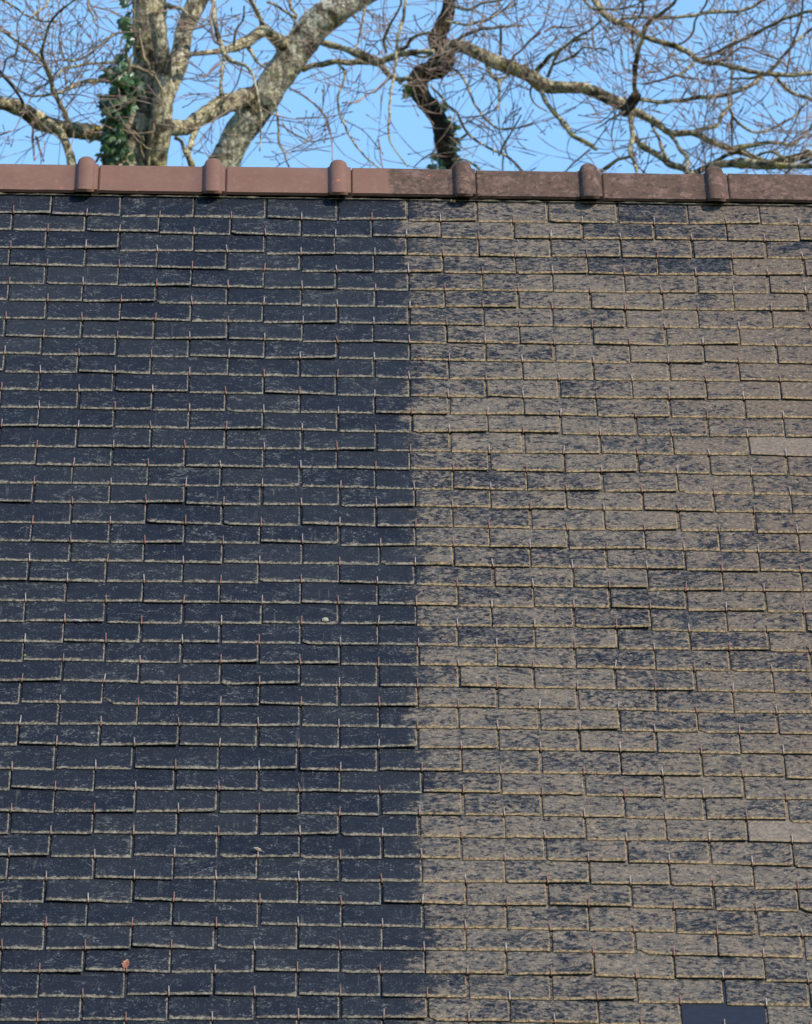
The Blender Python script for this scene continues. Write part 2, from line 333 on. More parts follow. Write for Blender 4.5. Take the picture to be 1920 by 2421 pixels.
NC, SPECIAL = (-22, 30), {(41, 10): 'new', (33, 12): 'pale', (14, 13): 'pale'}
CUT = {(8, -9): (.03, .012), (27, -4): (.028, .035), (16, 11): (.022, .024), (28, 11): (.022, .018), (38, 9): (.032, .030), (31, 11): (.018, .03),
       (3, -7): (.01, .02), (24, 1): (.016, .014), (32, 13): (.006, .02), (36, 13): (.02, .02), (18, 11): (.004, .01), (41, 4): (.02, .02), (29, 11): (.02, .018)}
DARKER = {(1, 10): -1.4, (4, 9): -1.0, (4, 11): -1.3, (2, 9): -.6, (2, 11): -.8, (1, 4): -.3, (3, 14): -.7}   # slates the lichen has hardly touched
clean, mossy, newm, pale1 = MB(), MB(), MB(), []
hooks = []
def slate(r, c):
    q = random.Random(r*577+c*31)
    ha, hb = hook_at(r, c)
    gl, gr = q.uniform(.0008, .0056), q.uniform(.0008, .0056)
    jl, jr = hook_at(r-1, c-1)[0], hook_at(r-1, c+1)[0]
    a0, a1 = jl+gl, jr-gr
    W = a1-a0; kind = SPECIAL.get((r, c))
    # tail corners: how far each is lifted off the course below
    lift = [abs(q.gauss(0, .0007)), abs(q.gauss(0, .0007))]
    z = q.random()
    if z < .16: lift[0] += q.uniform(.002, .006)
    elif z < .42: lift[1] += q.uniform(.002, .007)
    elif z < .50: lift = [l+q.uniform(.0015, .004) for l in lift]
    if kind == 'pale': lift[0] += .002
    skew = q.gauss(0, .0019); seed = q.uniform(0, 100)
    us = [0, .003, .0075, .014, .022, .032]; k = 9
    us += [.032+(W-.064)*i/k for i in range(1, k)]
    us += [W-.032, W-.02, W-.011, W-.005, W-.0015, W] if W > .1 else [W]
    cw, ch = CUT.get((r, c), (0, 0))
    side = 0
    if not cw and q.random() < .10: cw, ch = q.uniform(.006, .016), q.uniform(.005, .014)
    if not cw and q.random() < .05: cw, ch = q.uniform(.005, .012), q.uniform(.004, .01); side = 1
    bite = [(q.uniform(.02, W-.02), q.uniform(.004, .012), q.uniform(.001, .0032)) for _ in range(q.choice([0, 0, 1, 1, 2, 3]))]
    if kind == 'new': cw = 0; bite = []; lift = [0, 0]
    vs0 = [0, .0042, .0095, .026, .07, .125, LEN if r > 1 else .185]
    th = q.gauss(0, .12)+(q.choice([0, 0, .5, -.5]) if q.random() < .6 else 0); ct, st = math.cos(th), math.sin(th)
    ox, oy, oz = q.uniform(0, 40), q.uniform(0, 40), q.uniform(0, 40)
    ra, rc = q.random(), q.random()*.9
    if (r, c) in DARKER: ra, rc = DARKER[(r, c)], .2
    elif kind == 'pale': ra, rc = .95, 1.0
    q.random()
    verts, tex, par = [], [], []
    nv, nu = len(vs0), len(us)
    low = []
    for j, v0 in enumerate(vs0):
        for i, u in enumerate(us):
            wob = .0009*noise.noise((u*70, seed, 0))+.0007*noise.noise((u*260, seed, 3))+skew*(u/W-.5)*2
            uu = u if not side else W-u
            if cw and uu < cw: wob += ch*(1-uu/cw)**.8*(1+.25*noise.noise((u*400, seed, 9)))
            for bc, bw, bd in bite:
                if abs(u-bc) < bw: wob += bd*(1-((u-bc)/bw)**2)
            fall = max(0, 1-v0/.05)
            v = v0+wob*fall
            un = u+.0007*noise.noise((v*90, seed, i > nu/2))*(1 if i in (0, nu-1) else 0)
            bev = {0: .42, 1: .75}.get(j, 1.0)
            if i in (0, nu-1): bev = min(bev, .7)
            if kind == 'new': bev = .9 if j == 0 else 1
            l = (lift[0]*(1-u/W)+lift[1]*u/W)*max(0, 1-v/.115)
            bot = N0+RISE*(1-v/LEN)+l
            n = bot+T*bev+.00035*noise.noise((u*40, v*60, seed))
            verts.append(roof(a0+un, hb+v, n)); low.append(roof(a0+un, hb+v, bot))
            e = {0: 1.0, 1: .95, 2: .46, 3: .06}.get(j, 0)
            if j < 6:
                e = max(e, {nu-1: .95, nu-2: .85, nu-3: .22}.get(i, 0), {0: .5, 1: .22}.get(i, 0))  # right edges paler than left: dirt, plus their sunlit side put into the colour
            if cw and uu < cw+.004: e = max(e, {0: 1, 1: .9, 2: .6}.get(j, 0))
            tex.append((u*ct-v*st+ox, u*st+v*ct+oy, oz)); par.append((0 if kind == 'new' else e, ra, rc, 1))
    fs = [(j*nu+i, j*nu+i+1, (j+1)*nu+i+1, (j+1)*nu+i) for j in range(nv-1) for i in range(nu-1)]
    rim = [i for i in range(nu)] + [j*nu+nu-1 for j in range(1, nv)]
    rim = [j*nu for j in range(nv-1, 0, -1)] + rim
    k0 = len(verts)
    for x in rim: verts.append(low[x]); tex.append(tex[x]); par.append((par[x][0]*.8, ra, rc, 1))
    for x in range(len(rim)-1): fs.append((rim[x], k0+x, k0+x+1, rim[x+1]))
    ctr = (a0+a1)/2
    mb = newm if kind == 'new' else (clean if ctr < .018 else mossy)
    if kind == 'pale': mb = MB(); pale1.append(mb)
    mb.add(verts, fs, 0, tex=tex, par=par)
    ln = (lift[0]+lift[1])/2
    hooks.append((r, c, ha, hb, -T+ln))
for r in range(1, 47):
    for c in range(*NC):
        if (r+c) % 2: slate(r, c)
tag(clean.build('slate_covering', M_SLATE, house), 'dark blue slates scrubbed clean of lichen')
tag(mossy.build('slate_covering', M_SLATE, house), 'slates still covered in grey brown lichen')
tag(newm.build('slate', M_NEW, house), 'smooth dark replacement slate without lichen')
for i, m in enumerate(pale1):
    tag(m.build('slate', M_SLATE, house), ['pale buff slate all over lichen', 'pale grey slate all over lichen'][i])

def hook(mb, r, c, a, b, nb):
    q = random.Random(r*91+c*7)
    l = q.uniform(.024, .031); up = q.uniform(.004, .009); lean = q.gauss(0, .0015); pale = q.random()
    P = [(0, .014, nb-.0022), (0, -.002, nb-.0022), (0, -.0042, nb), (0, -.0036, nb+T*.8), (lean*.2, .001, nb+T+.0012), (lean*.6, .012, nb+T+.002), (lean, l, nb+T+up)]
    rad = [.0018, .0018, .0019, .0019, .0019, .0018, .0015]
    tone = 0 if pale < .42 else (1 if pale > .68 else .55)
    cols = [(tone*.3 if i < 4 else min(1, tone+(.25 if i == 6 else 0)), 1 if i < 5 else .4, 0, 1) for i in range(7) for _ in range(6)]
    tube(mb, [roof(a+x, b+v, n) for x, v, n in P], rad, 6, par=cols)
hooks.sort(key=lambda h: (-h[0], h[1]))
inview = [h for h in hooks if h[0] <= 41 and -9 <= h[1] <= 14]
for h in inview[:100]:
    m = MB(); hook(m, *h); tag(m.build('slate_hook', M_HOOK, house, True), group='wire hooks holding the slates')
m = MB()
big = set((h[0], h[1]) for h in inview[:100])
for h in hooks:
    if (h[0], h[1]) not in big: hook(m, *h)
tag(m.build('slate_hook', M_HOOK, house, True), kind='stuff')

# ---- ridge tiles: angular clay ridges, each with a half-round roll over the joint
def profile(off, lowered):
    """points across the ridge, from the front lip over the top to the back lip"""
    pts = []; n0 = NLIP+off; rho = RHO+off
    f = []
    for s in (0, .08, .25, .5, .75, 1):
        bb = BLIP-(NLIP-.035)*0+WING*s-lowered*(1-s)
        p = roof(0, bb, n0); f.append((p.y-YR, p.z))
    cy, cz = 0.0, (roof(0, BLIP+WING, 0)+Vector(Nw)*(NLIP-RHO)).z
    arc = []
    for i in range(1, 9):
        an = PITCH*(1-i/8)
        arc.append((-rho*math.sin(an), cz+rho*math.cos(an)))
    front = f+arc
    return front+[(-y, z) for y, z in front[-2::-1]]
def ridge_tile(x0, xr, q):
    st = [(x0-.022, -.0075), (x0-.0008, -.0075), (x0, -.003), (x0+.004, 0)]
    n = 8
    for i in range(1, n+1): st.append((x0+.004+(xr-.038-x0-.004)*i/n, .0012*noise.noise((x0*3, i*.7, 0))))
    st += [(xr-.034, .0015)]
    for i in range(0, 13):
        s = -1+2*i/12; st.append((xr+.0285*s, .0045+.0225*math.sqrt(max(0, 1-s*s))))
    st += [(xr+.0305, .0035), (xr+.037, .0035), (xr+.0385, .001)]
    dz, rot = q.gauss(0, .0015), q.gauss(0, .003); vs = []
    m = None
    for inner in (0, 1):
        for x, off in st:
            o = off-(.010 if inner else 0)
            pr = profile(o, 2.0*max(0, off-.0045)); m = len(pr)
            for j, (y, z) in enumerate(pr):
                w = .0008*noise.noise((x*9, j*.4, dz*999))+(.0008*noise.noise((x*60, j, 5)) if j in (0, m-1) else 0)
                vs.append((x, YR+y, z+dz+rot*(x-x0)+w))
    k = len(st); fs = []
    A = lambda s, i, j: s*k*m+i*m+j
    for i in range(k-1):
        for j in range(m-1):
            fs += [(A(0, i, j), A(0, i+1, j), A(0, i+1, j+1), A(0, i, j+1)), (A(1, i, j), A(1, i, j+1), A(1, i+1, j+1), A(1, i+1, j))]
        for j in (0, m-1):
            q4 = (A(0, i, j), A(1, i, j), A(1, i+1, j), A(0, i+1, j)); fs.append(q4 if j == 0 else q4[::-1])
    for i in (0, k-1):
        for j in range(m-1):
            q4 = (A(0, i, j), A(0, i, j+1), A(1, i, j+1), A(1, i, j)); fs.append(q4 if i == 0 else q4[::-1])
    mb = MB(); mb.add(vs, fs); return mb
rolls = [-.971, -.577, -.188, .198, .590, .981]
rolls = [rolls[0]-.392*k for k in (5, 4, 3, 2, 1)] + rolls + [rolls[-1]+.392*k for k in (1, 2, 3, 4, 5)]
for i in range(1, len(rolls)):
    q = random.Random(i*13)
    o = ridge_tile(rolls[i-1]+.0415, rolls[i], q).build('ridge_tile', M_RIDGE, house, True)
    try: o.data.set_sharp_from_angle(angle=R(35))
    except Exception: pass
    lab = 'clean reddish brown clay ridge tile' if rolls[i] < 0 else ('ridge tile half clean and half stained dark' if rolls[i] < .3 else 'dark lichen stained clay ridge tile')
    tag(o, lab, group='clay ridge tiles')
mo = MB(); P = []; rad = []
x = -2.6
while x < 2.8:
    P.append(roof(x, BLIP-.004+.003*noise.noise((x*6, 2, 0))+.002*noise.noise((x*40, 5, 0)), .0005)); rad.append(max(.0003, .0016+.0042*noise.noise((x*23, 0, 7)))); x += .012
tube(mo, P, rad, 6)
mo2 = [roof(-2.6, BLIP+.03, -.03), roof(2.8, BLIP+.03, -.03), roof(2.8, BLIP+.035, .002), roof(-2.6, BLIP+.035, .002)]
mo.add(mo2, [(0, 1, 2, 3)])
mo.build('mortar_bed', M_MORTAR, house)

# ---- deck, back slope and walls under the slates
BE = hook_at(46, 0)[1]-.03
d = MB(); xa, xb = -2.85, 3.15
f0, f1 = roof(0, BE, N0-.006), roof(0, BLIP+.11, N0-.006)
def prism(mb, poly, x0, x1):
    n = len(poly); vs = [(x0, y, z) for y, z in poly]+[(x1, y, z) for y, z in poly]
    mb.add(vs, [tuple(range(n-1, -1, -1)), tuple(range(n, 2*n))]+[(i, (i+1) % n, n+(i+1) % n, n+i) for i in range(n)])
prism(d, [(f0.y, f0.z), (f1.y, f1.z), (2*YR-f1.y, f1.z), (2*YR-f0.y, f0.z), (2*YR-f0.y, f0.z-.12), (YR, f1.z-.1), (f0.y, f0.z-.12)], xa, xb)
d.build('roof_deck', M_DECK, house)
wl = MB(); e = f0.y+.25; ez = f0.z+.25*math.tan(PITCH)-.16
prism(wl, [(e, 0), (e, ez), (YR, f1.z-.15), (2*YR-e, ez), (2*YR-e, 0)], xa+.1, xb-.1)
wl.build('wall', M_WALL, house)

# ---- small things lying on the roof
def topn(b, a=0):
    """height of the slate surface near (a, b): a few millimetres proud of the tails"""
    return 0.0
M_LEAF = plain('dry_leaf', (.30, .10, .045), (.46, .20, .11), 60, .7)
M_DRY = plain('dry_petal', (.22, .15, .10), (.36, .27, .20), 80, .8)
M_CHIP = plain('stone_chip_buff', (.24, .20, .13), (.36, .31, .21), 70, .9)
M_MOSS = plain('moss_green', (.12, .13, .02), (.25, .26, .05), 160, .95)
M_FLUFF = plain('pale_fluff', (.26, .26, .27), (.42, .42, .44), 90, .9)
M_ORANGE = plain('orange_mortar', (.55, .25, .10), (.70, .42, .20), 120, .9)
def leaf_thing(name, label, cat, a, b, L, W, rot, tilt, mat, seed):
    q = random.Random(seed); mb = MB(); n = 9; pts = []
    for i in range(n+1):
        s = i/n; wd = W*math.sin(math.pi*min(1, s**.75))*(1+.35*math.sin(i*2.6))*.5
        pts.append((s*L-.5*L, wd+.001))
    base = Vector((0, 0, 0)); vs = []
    ca, sa = math.cos(rot), math.sin(rot)
    for s, wd in pts:
        for k, sg in enumerate((-1, 0, 1)):
            x, y = s*ca-sg*wd*sa, s*sa+sg*wd*ca
            n_ = .004+tilt*(s+.5*L)+abs(sg)*wd*.35+.002*noise.noise((s*90, sg, seed))
            vs.append(roof(a+x, b+y, topn(b)+n_))
    fs = [(i*3+k, i*3+k+1, i*3+3+k+1, i*3+3+k) for i in range(n) for k in (0, 1)]
    mb.add(vs, fs)
    tube(mb, [roof(a+s*ca, b+s*sa, topn(b)+.006+tilt*(s+.5*L)) for s in (-.75*L, -.5*L, 0, .3*L)], [.0012, .0012, .001, .0006], 5)
    o0 = roof(a, b, topn(b)); r0 = root(name, tuple(o0)); o = mb.build('blade', mat, r0)
    return tag(r0, label, cat)
leaf_thing('dead_leaf', 'curled orange dead leaf lying on the dark slates', 'leaf', -.7487, -2.478, .023, .017, 1.2, .6, M_LEAF, 3)
leaf_thing('dead_leaf', 'small pale withered leaf caught behind a hook on the dark slates', 'leaf', -.412, -1.893, .024, .010, 2.75, .3, M_DRY, 5)
leaf_thing('feather', 'tiny whitish feather stuck on a dark slate tail', 'feather', -.918, -.668, .020, .006, -.5, .1, M_FLUFF, 9)
def lump(name, label, cat, a, b, sx, sy, sz, mat, seed, n0=.003):
    mb = MB(); vs = []; nu, nv = 10, 6
    for j in range(nv+1):
        for i in range(nu):
            ph, th_ = math.pi*j/nv, 2*math.pi*i/nu
            p = Vector((math.sin(ph)*math.cos(th_), math.sin(ph)*math.sin(th_), math.cos(ph)))
            p *= 1+.35*noise.noise(p*1.7+Vector((seed, 0, 0)))
            vs.append(roof(a+p.x*sx, b+p.y*sy, topn(b)+n0+p.z*sz))
    fs = [(j*nu+i, j*nu+(i+1) % nu, (j+1)*nu+(i+1) % nu, (j+1)*nu+i) for j in range(nv) for i in range(nu)]
    o0 = roof(a, b, topn(b)); mb.add(vs, fs); t_ = root('tmp', tuple(o0)); o = mb.build(name, mat, t_)
    o.parent = None; o.location = o0; bpy.data.objects.remove(t_)
    return tag(o, label, cat)
lump('stone_chip', 'buff stone chip resting on a dark slate', 'stone chip', -.232, -.640, .0095, .010, .004, M_CHIP, 1)
lump('moss_tuft', 'tiny yellow green moss tuft in a slate joint at the far left', 'moss', -1.062, -.857, .0045, .007, .004, M_MOSS, 2, -.003)
lump('mortar_crumb', 'left one of two bright orange mortar crumbs under the ridge', 'crumb', .161, BLIP-.010, .0045, .007, .004, M_ORANGE, 4, .002)
lump('mortar_crumb', 'right one of two bright orange mortar crumbs under the ridge', 'crumb', .170, BLIP-.013, .0035, .006, .004, M_ORANGE, 6, .002)

# ================================================================ trees behind the ridge
# limbs are traced as (x, y, r) in one of three views of the photograph, then set at their own distances
VIEW = {1: 0.0, 2: 640.0, 3: 1280.0}; ZS = 2.672
rng = random.Random(11)
class Tree:
    def __init__(s, name, label, t, bark, limb_bark):
        s.t, s.bark, s.lb, s.seed = t, bark, limb_bark, rng.random()*99
        s.trunk, s.limbs, s.tw, s.paths = MB(), [], MB(), []
        s.name, s.label = name, label
    def path(s, view, pts, t0, t1, step=4.0):
        n = len(pts); q = []
        for i, p in enumerate(pts):
            r = p[2] if len(p) > 2 else None
            q.append([VIEW[view]+p[0]/ZS, p[1]/ZS, r, t0+(t1-t0)*i/max(1, n-1)])
        last = None
        for i in range(n):                                # radii left out run between those given
            if q[i][2] is None:
                j = next((k for k in range(i, n) if q[k][2] is not None), None)
                q[i][2] = last if j is None else last+(q[j][2]-last)/(j-i+1)
            last = q[i][2]
        sp = spline(q, step)
        return [ray(x, y, t) for x, y, r, t in sp], [max(.002, r/ZS/FPX*t) for x, y, r, t in sp]
    def add_trunk(s, view, pts, t0, t1, amp=.14, ground=True):
        P, rad = s.path(view, pts, t0, t1, 6)
        if ground:
            b = P[0]; k = [Vector((b.x+.25*(b.x-P[6].x), b.y, z)) for z in (-.2, b.z*.25, b.z*.5, b.z*.75)]
            P = k+P; rad = [rad[0]*1.5, rad[0]*1.2, rad[0]*1.1, rad[0]*1.05]+rad
        tube(s.trunk, P, rad, 20, amp, 6); s.paths.append((P[4:] if ground else P, rad[4:] if ground else rad, 1.0))
    def limb(s, view, pts, t0, t1, dens=1.0, amp=.24, bark=None):
        P, rad = s.path(view, pts, t0, t1)
        sd = rng.random()*50
        if max(rad) < .02:                                 # thin shoots wander a little
            P = [p+Vector((noise.noise((i*.13, sd, 0)), 0, noise.noise((i*.13, sd, 9))))*.008 for i, p in enumerate(P)]
        s.paths.append((P, rad, dens))
        if max(rad) > .0066:
            mb = MB(); tube(mb, P, rad, 12 if max(rad) > .03 else 7, amp, 14); s.limbs.append((mb, bark or s.lb))
        else: tube(s.tw, P, rad, 6, .12, 20)
    def twig(s, P0, d, L, r, lev):
        n = max(4, int(L/.055)); P, rad = [P0.copy()], [r]; d = d.normalized()
        bend = Vector((rng.gauss(0, .09), rng.gauss(0, .09), rng.uniform(-.04, .13)))
        for i in range(n):
            d = (d+bend+Vector((rng.gauss(0, .13), rng.gauss(0, .13), rng.gauss(0, .13)))).normalized()
            P.append(P[-1]+d*(L/n)); rad.append(r*(1-.60*(i+1)/n))
        rad[-2] = max(rad[-2], .0024); rad[-1] = .0020
        for i in range(1, n):                              # buds and spurs thicken the nodes
            if rng.random() < .3: rad[i] *= 1.35
        tube(s.tw, P, rad, 4, cap=False)
        if rng.random() < .8:                              # end bud
            e = P[-1]; dd = d*.014
            tube(s.tw, [e-dd*.4, e+dd*.2, e+dd*.7, e+dd*1.2], [.0020, .0036, .0030, .0006], 5, cap=False)
        if lev > 0:
            for _ in range(rng.choice([1, 2, 3, 3]) if lev > 1 else rng.choice([0, 1, 2, 2])):
                i = rng.randint(1, n-1); ax = (P[i+1]-P[i]).normalized()
                side = ax.cross(Vector((rng.gauss(0, 1), rng.gauss(0, 1), rng.gauss(0, 1)))).normalized()
                s.twig(P[i], ax*.75+side*.8+Vector((0, 0, .12)), L*rng.uniform(.35, .7), rad[i]*.72, lev-1)
    def grow(s, per_m):
        for P, rad, dens in s.paths:
            for i in range(1, len(P)-1):
                L = (P[i]-P[i-1]).length
                if rng.random() > L*per_m*dens*(1.0 if rad[i] < .03 else .55): continue
                ax = (P[i+1]-P[i-1]).normalized()
                side = ax.cross(Vector((rng.gauss(0, 1), rng.gauss(0, 1), rng.gauss(0, 1)))).normalized()
                d = ax*rng.uniform(-.1, .9)+side*.9+Vector((0, 0, .25))
                s.twig(P[i]+side*rad[i]*.6, d, rng.uniform(.16, .6), min(rad[i]*.6, rng.uniform(.0019, .0038)), 2)
    def build(s):
        e = root(s.name, tuple((s.base.x, s.base.y, 0)))
        tag(e, s.label, 'tree', 'bare trees behind the roof')
        s.trunk.build('trunk', s.bark, e, True)
        for mb, bk in s.limbs: mb.build('limb', bk, e, True)
        s.tw.build('crown', M_TWIG, e, True)
        s.root = e

# ---- the ivy-clad tree on the left
A = Tree('bare_tree', 'bare tree with an ivy clad twin trunk at the left, behind the ridge', 36.0, M_BARK_A, M_BARK_L)
A.base = ray(870/ZS, 1200/ZS, 36)
A.add_trunk(1, [(825, 1250, 165), (842, 1050, 162), (868, 850, 150), (898, 650, 132), (935, 450, 116), (945, 250, 104), (938, 50, 100), (930, -150, 98), (935, -400, 92), (990, -700, 80)], 36, 36.2, .26)
A.add_trunk(1, [(960, 1200, 70), (985, 1000, 74), (1010, 820, 72), (1030, 600, 62), (1030, 420, 56), (1010, 250, 50), (985, 80, 46)], 35.9, 35.95, ground=False)
A.add_trunk(1, [(1040, 640, 55), (1105, 470, 60), (1140, 330, 60), (1168, 180, 60), (1220, 60, 62), (1290, -80, 60), (1380, -300, 55), (1420, -600, 45)], 36.4, 37.0, ground=False)
A.limb(1, [(780, 850, 55), (620, 840, 50), (530, 825, 52), (400, 812, 52), (250, 765, 58), (130, 690, 52), (0, 650, 44), (-120, 610, 40), (-400, 500, 30)], 36, 35.4, .8)
A.limb(1, [(300, 760, 22), (370, 820, 27), (425, 930, 28), (455, 1040, 28), (470, 1150, 28)], 35.55, 35.5, .5)
A.limb(1, [(428, 770, 14), (400, 690, 17), (342, 590, 17), (322, 480, 14), (290, 400, 12), (268, 330, 11), (285, 240, 10), (320, 140, 9), (390, 70, 8), (470, -10, 7), (520, -120, 5)], 35.5, 34.9, 1.6)
A.limb(1, [(700, 480, 26), (620, 505, 15), (540, 515, 13), (480, 530, 12), (420, 565, 11), (330, 595, 10), (200, 600, 8), (100, 560, 6)], 35.9, 35.2, 1.5)
A.limb(1, [(330, 520, 10), (270, 385, 10), (180, 310, 10), (80, 240, 9), (0, 190, 9), (-150, 130, 8)], 35.4, 35.2, 1.6)
A.limb(1, [(800, 400, 12), (700, 390, 10), (600, 402, 9), (480, 415, 9), (400, 440, 8), (335, 500, 7)], 35.9, 35.3, 1.2)
A.limb(1, [(860, 190, 12), (760, 200, 9), (690, 240, 9), (600, 310, 8), (520, 370, 8), (420, 370, 6), (380, 250, 5), (385, 150, 4)], 36, 35.6, 1.5)
A.limb(1, [(0, 450, 10), (50, 520, 10), (100, 580, 9), (140, 650, 10), (130, 690, 14)], 35.2, 35.5, 1.2)
A.limb(1, [(-60, 560, 8), (20, 440, 7), (40, 380, 7), (100, 340, 6), (120, 260, 6), (110, 150, 5), (160, 60, 4)], 35.2, 35, 1.6)
A.limb(1, [(210, 770, 9), (205, 860, 8), (215, 950, 7), (225, 1010, 5)], 35.5, 35.4, .8)
A.limb(1, [(225, 860, 8), (250, 940, 7), (275, 1020, 5)], 35.5, 35.4, .8)
A.limb(1, [(70, 830, 6), (0, 860, 5), (-60, 900, 5)], 35.4, 35.4, 1)
A.limb(1, [(1060, 30, 20), (1150, 60, 12), (1210, 110, 8), (1290, 180, 5), (1380, 230, 4)], 36.1, 35.6, 1)
A.limb(1, [(1000, -300, 20), (1200, -260, 18), (1330, -120, 15), (1350, 30, 15), (1362, 150, 16), (1395, 280, 17), (1450, 370, 15), (1560, 425, 11), (1610, 500, 9), (1640, 640, 8), (1650, 800, 6), (1638, 950, 4)], 36.2, 34.6, .9)
A.limb(1, [(1395, 280, 9), (1350, 250, 9), (1330, 130, 7), (1345, 20, 6)], 35.0, 35.1, .6)
A.limb(1, [(400, -200, 10), (330, -60, 9), (290, 30, 8), (230, 80, 7), (180, 130, 5)], 35.2, 35.0, 2)
A.limb(1, [(900, -200, 20), (700, -220, 14), (600, -100, 10), (560, 20, 8), (580, 100, 6), (620, 170, 5)], 36.1, 35.4, 2)
A.limb(1, [(-100, -60, 10), (60, 20, 8), (160, 90, 7), (260, 130, 6), (350, 140, 5)], 35.2, 35.0, 1.6)

A.add_trunk(1, [(735, 1200, 66), (758, 1040, 66), (790, 880, 62), (820, 720, 54), (850, 560, 44), (870, 420, 34)], 35.95, 36.0, .3, ground=False)

# ---- the pale trunk that leans to the right
B = Tree('bare_tree', 'bare tree with a thick pale trunk leaning to the right behind the ridge', 37.0, M_BARK_B, M_BARK_L)
Z = lambda pts: [((x)*ZS, y*ZS, r*ZS) for x, y, r in pts]
B.base = ray(500, 450, 37)
B.add_trunk(1, Z([(470, 470, 40), (497, 430, 39), (526, 388, 37), (560, 325, 36), (615, 242, 38), (680, 152, 39), (728, 85, 39), (768, 38, 39), (832, -2, 34), (910, -45, 30), (1000, -110, 26)]), 37, 37, .2)
B.limb(1, [(1600, 600, 60), (1500, 630, 58), (1380, 680, 62), (1270, 745, 52), (1180, 800, 47), (1100, 810, 52), (1030, 800, 45)], 37, 36.1, .5)
B.limb(1, [(1400, 560, 11), (1395, 620, 13), (1300, 735, 16), (1232, 840, 19), (1205, 910, 19), (1185, 970, 20), (1212, 1060, 18), (1230, 1150, 16)], 36.3, 36, .8)
B.limb(1, [(1412, 340, 12), (1408, 420, 12), (1398, 520, 12), (1392, 620, 12)], 36.5, 36.3, .8)
B.limb(1, [(1100, 870, 12), (1145, 900, 12), (1165, 945, 13), (1188, 985, 14)], 36, 36, .5)
B.limb(1, [(1795, 300, 52), (1755, 255, 44), (1705, 215, 38), (1655, 195, 36), (1560, 262, 36), (1450, 308, 27), (1330, 330, 16), (1200, 345, 15), (1150, 380, 12), (1120, 450, 9)], 37, 36.2, 1.0)
B.limb(1, [(1660, 190, 20), (1640, 110, 16), (1600, 30, 15), (1560, -60, 13), (1500, -200, 10)], 36.8, 36.4, 1.2)
B.limb(1, [(1560, 300, 14), (1610, 360, 12), (1640, 400, 9), (1700, 440, 6)], 36.7, 36.3, 1)
B.limb(1, [(1480, 290, 9), (1490, 200, 8), (1540, 110, 7), (1545, 40, 5)], 36.5, 36.2, 1.5)
B.limb(1, [(1390, 400, 8), (1300, 480, 6), (1280, 490, 5)], 36.4, 36.2, 1)
B.limb(2, [(330, 270, 26), (400, 290, 22), (480, 312, 22), (580, 352, 28), (680, 390, 26), (760, 362, 22), (880, 330, 18), (1030, 325, 16)], 37, 36.5, 1.0)
B.limb(2, [(200, 440, 22), (280, 410, 19), (400, 392, 19), (550, 392, 21), (660, 388, 22)], 37, 36.9, .8)
B.limb(2, [(690, 400, 22), (745, 470, 20), (810, 500, 17), (880, 500, 15)], 36.9, 36.6, .8)
B.limb(2, [(720, 370, 14), (800, 330, 14), (860, 300, 13), (880, 250, 12), (950, 215, 10), (1010, 200, 8)], 36.8, 36.4, 1)
B.limb(2, [(870, -150, 13), (852, -20, 12), (842, 100, 11), (802, 250, 11), (790, 400, 10), (768, 540, 9), (750, 700, 8), (750, 860, 7), (775, 930, 5), (860, 1050, 4)], 36.3, 35.6, .9)
B.limb(2, [(600, 30, 10), (585, 110, 8), (565, 220, 7), (540, 310, 5)], 36.8, 36.6, 1.2)
B.limb(2, [(730, 330, 9), (715, 260, 10), (740, 180, 9), (795, 90, 8), (822, 0, 7), (800, -100, 6)], 36.8, 36.3, 1.2)
B.limb(2, [(430, 410, 8), (468, 470, 9), (432, 600, 8), (430, 700, 8), (480, 820, 7), (530, 900, 7), (600, 990, 6), (700, 1070, 5)], 36.9, 36.2, 1.1)
B.limb(2, [(770, 480, 8), (680, 550, 7), (560, 635, 6), (450, 650, 5)], 36.6, 36.3, 1.2)
B.limb(2, [(120, 560, 8), (200, 600, 7), (310, 690, 7), (365, 790, 7), (388, 900, 5), (392, 1010, 4)], 36.9, 36.4, 1)
B.limb(2, [(20, 640, 10), (50, 740, 8), (52, 900, 7), (90, 980, 7), (122, 1055, 6)], 36.8, 36.4, .8)
B.limb(2, [(40, 780, 6), (150, 840, 6), (250, 890, 5), (380, 870, 4), (470, 850, 3)], 36.6, 36.4, 1)
B.limb(2, [(680, 880, 6), (690, 980, 5), (710, 1060, 4)], 36.2, 36.0, 1.4)
B.limb(2, [(120, -40, 12), (130, 50, 11), (160, 110, 10), (130, 200, 8), (40, 290, 6)], 36.9, 36.8, .8)
B.limb(2, [(-20, 10, 9), (80, 60, 9), (160, 115, 10)], 36.6, 36.8, .8)

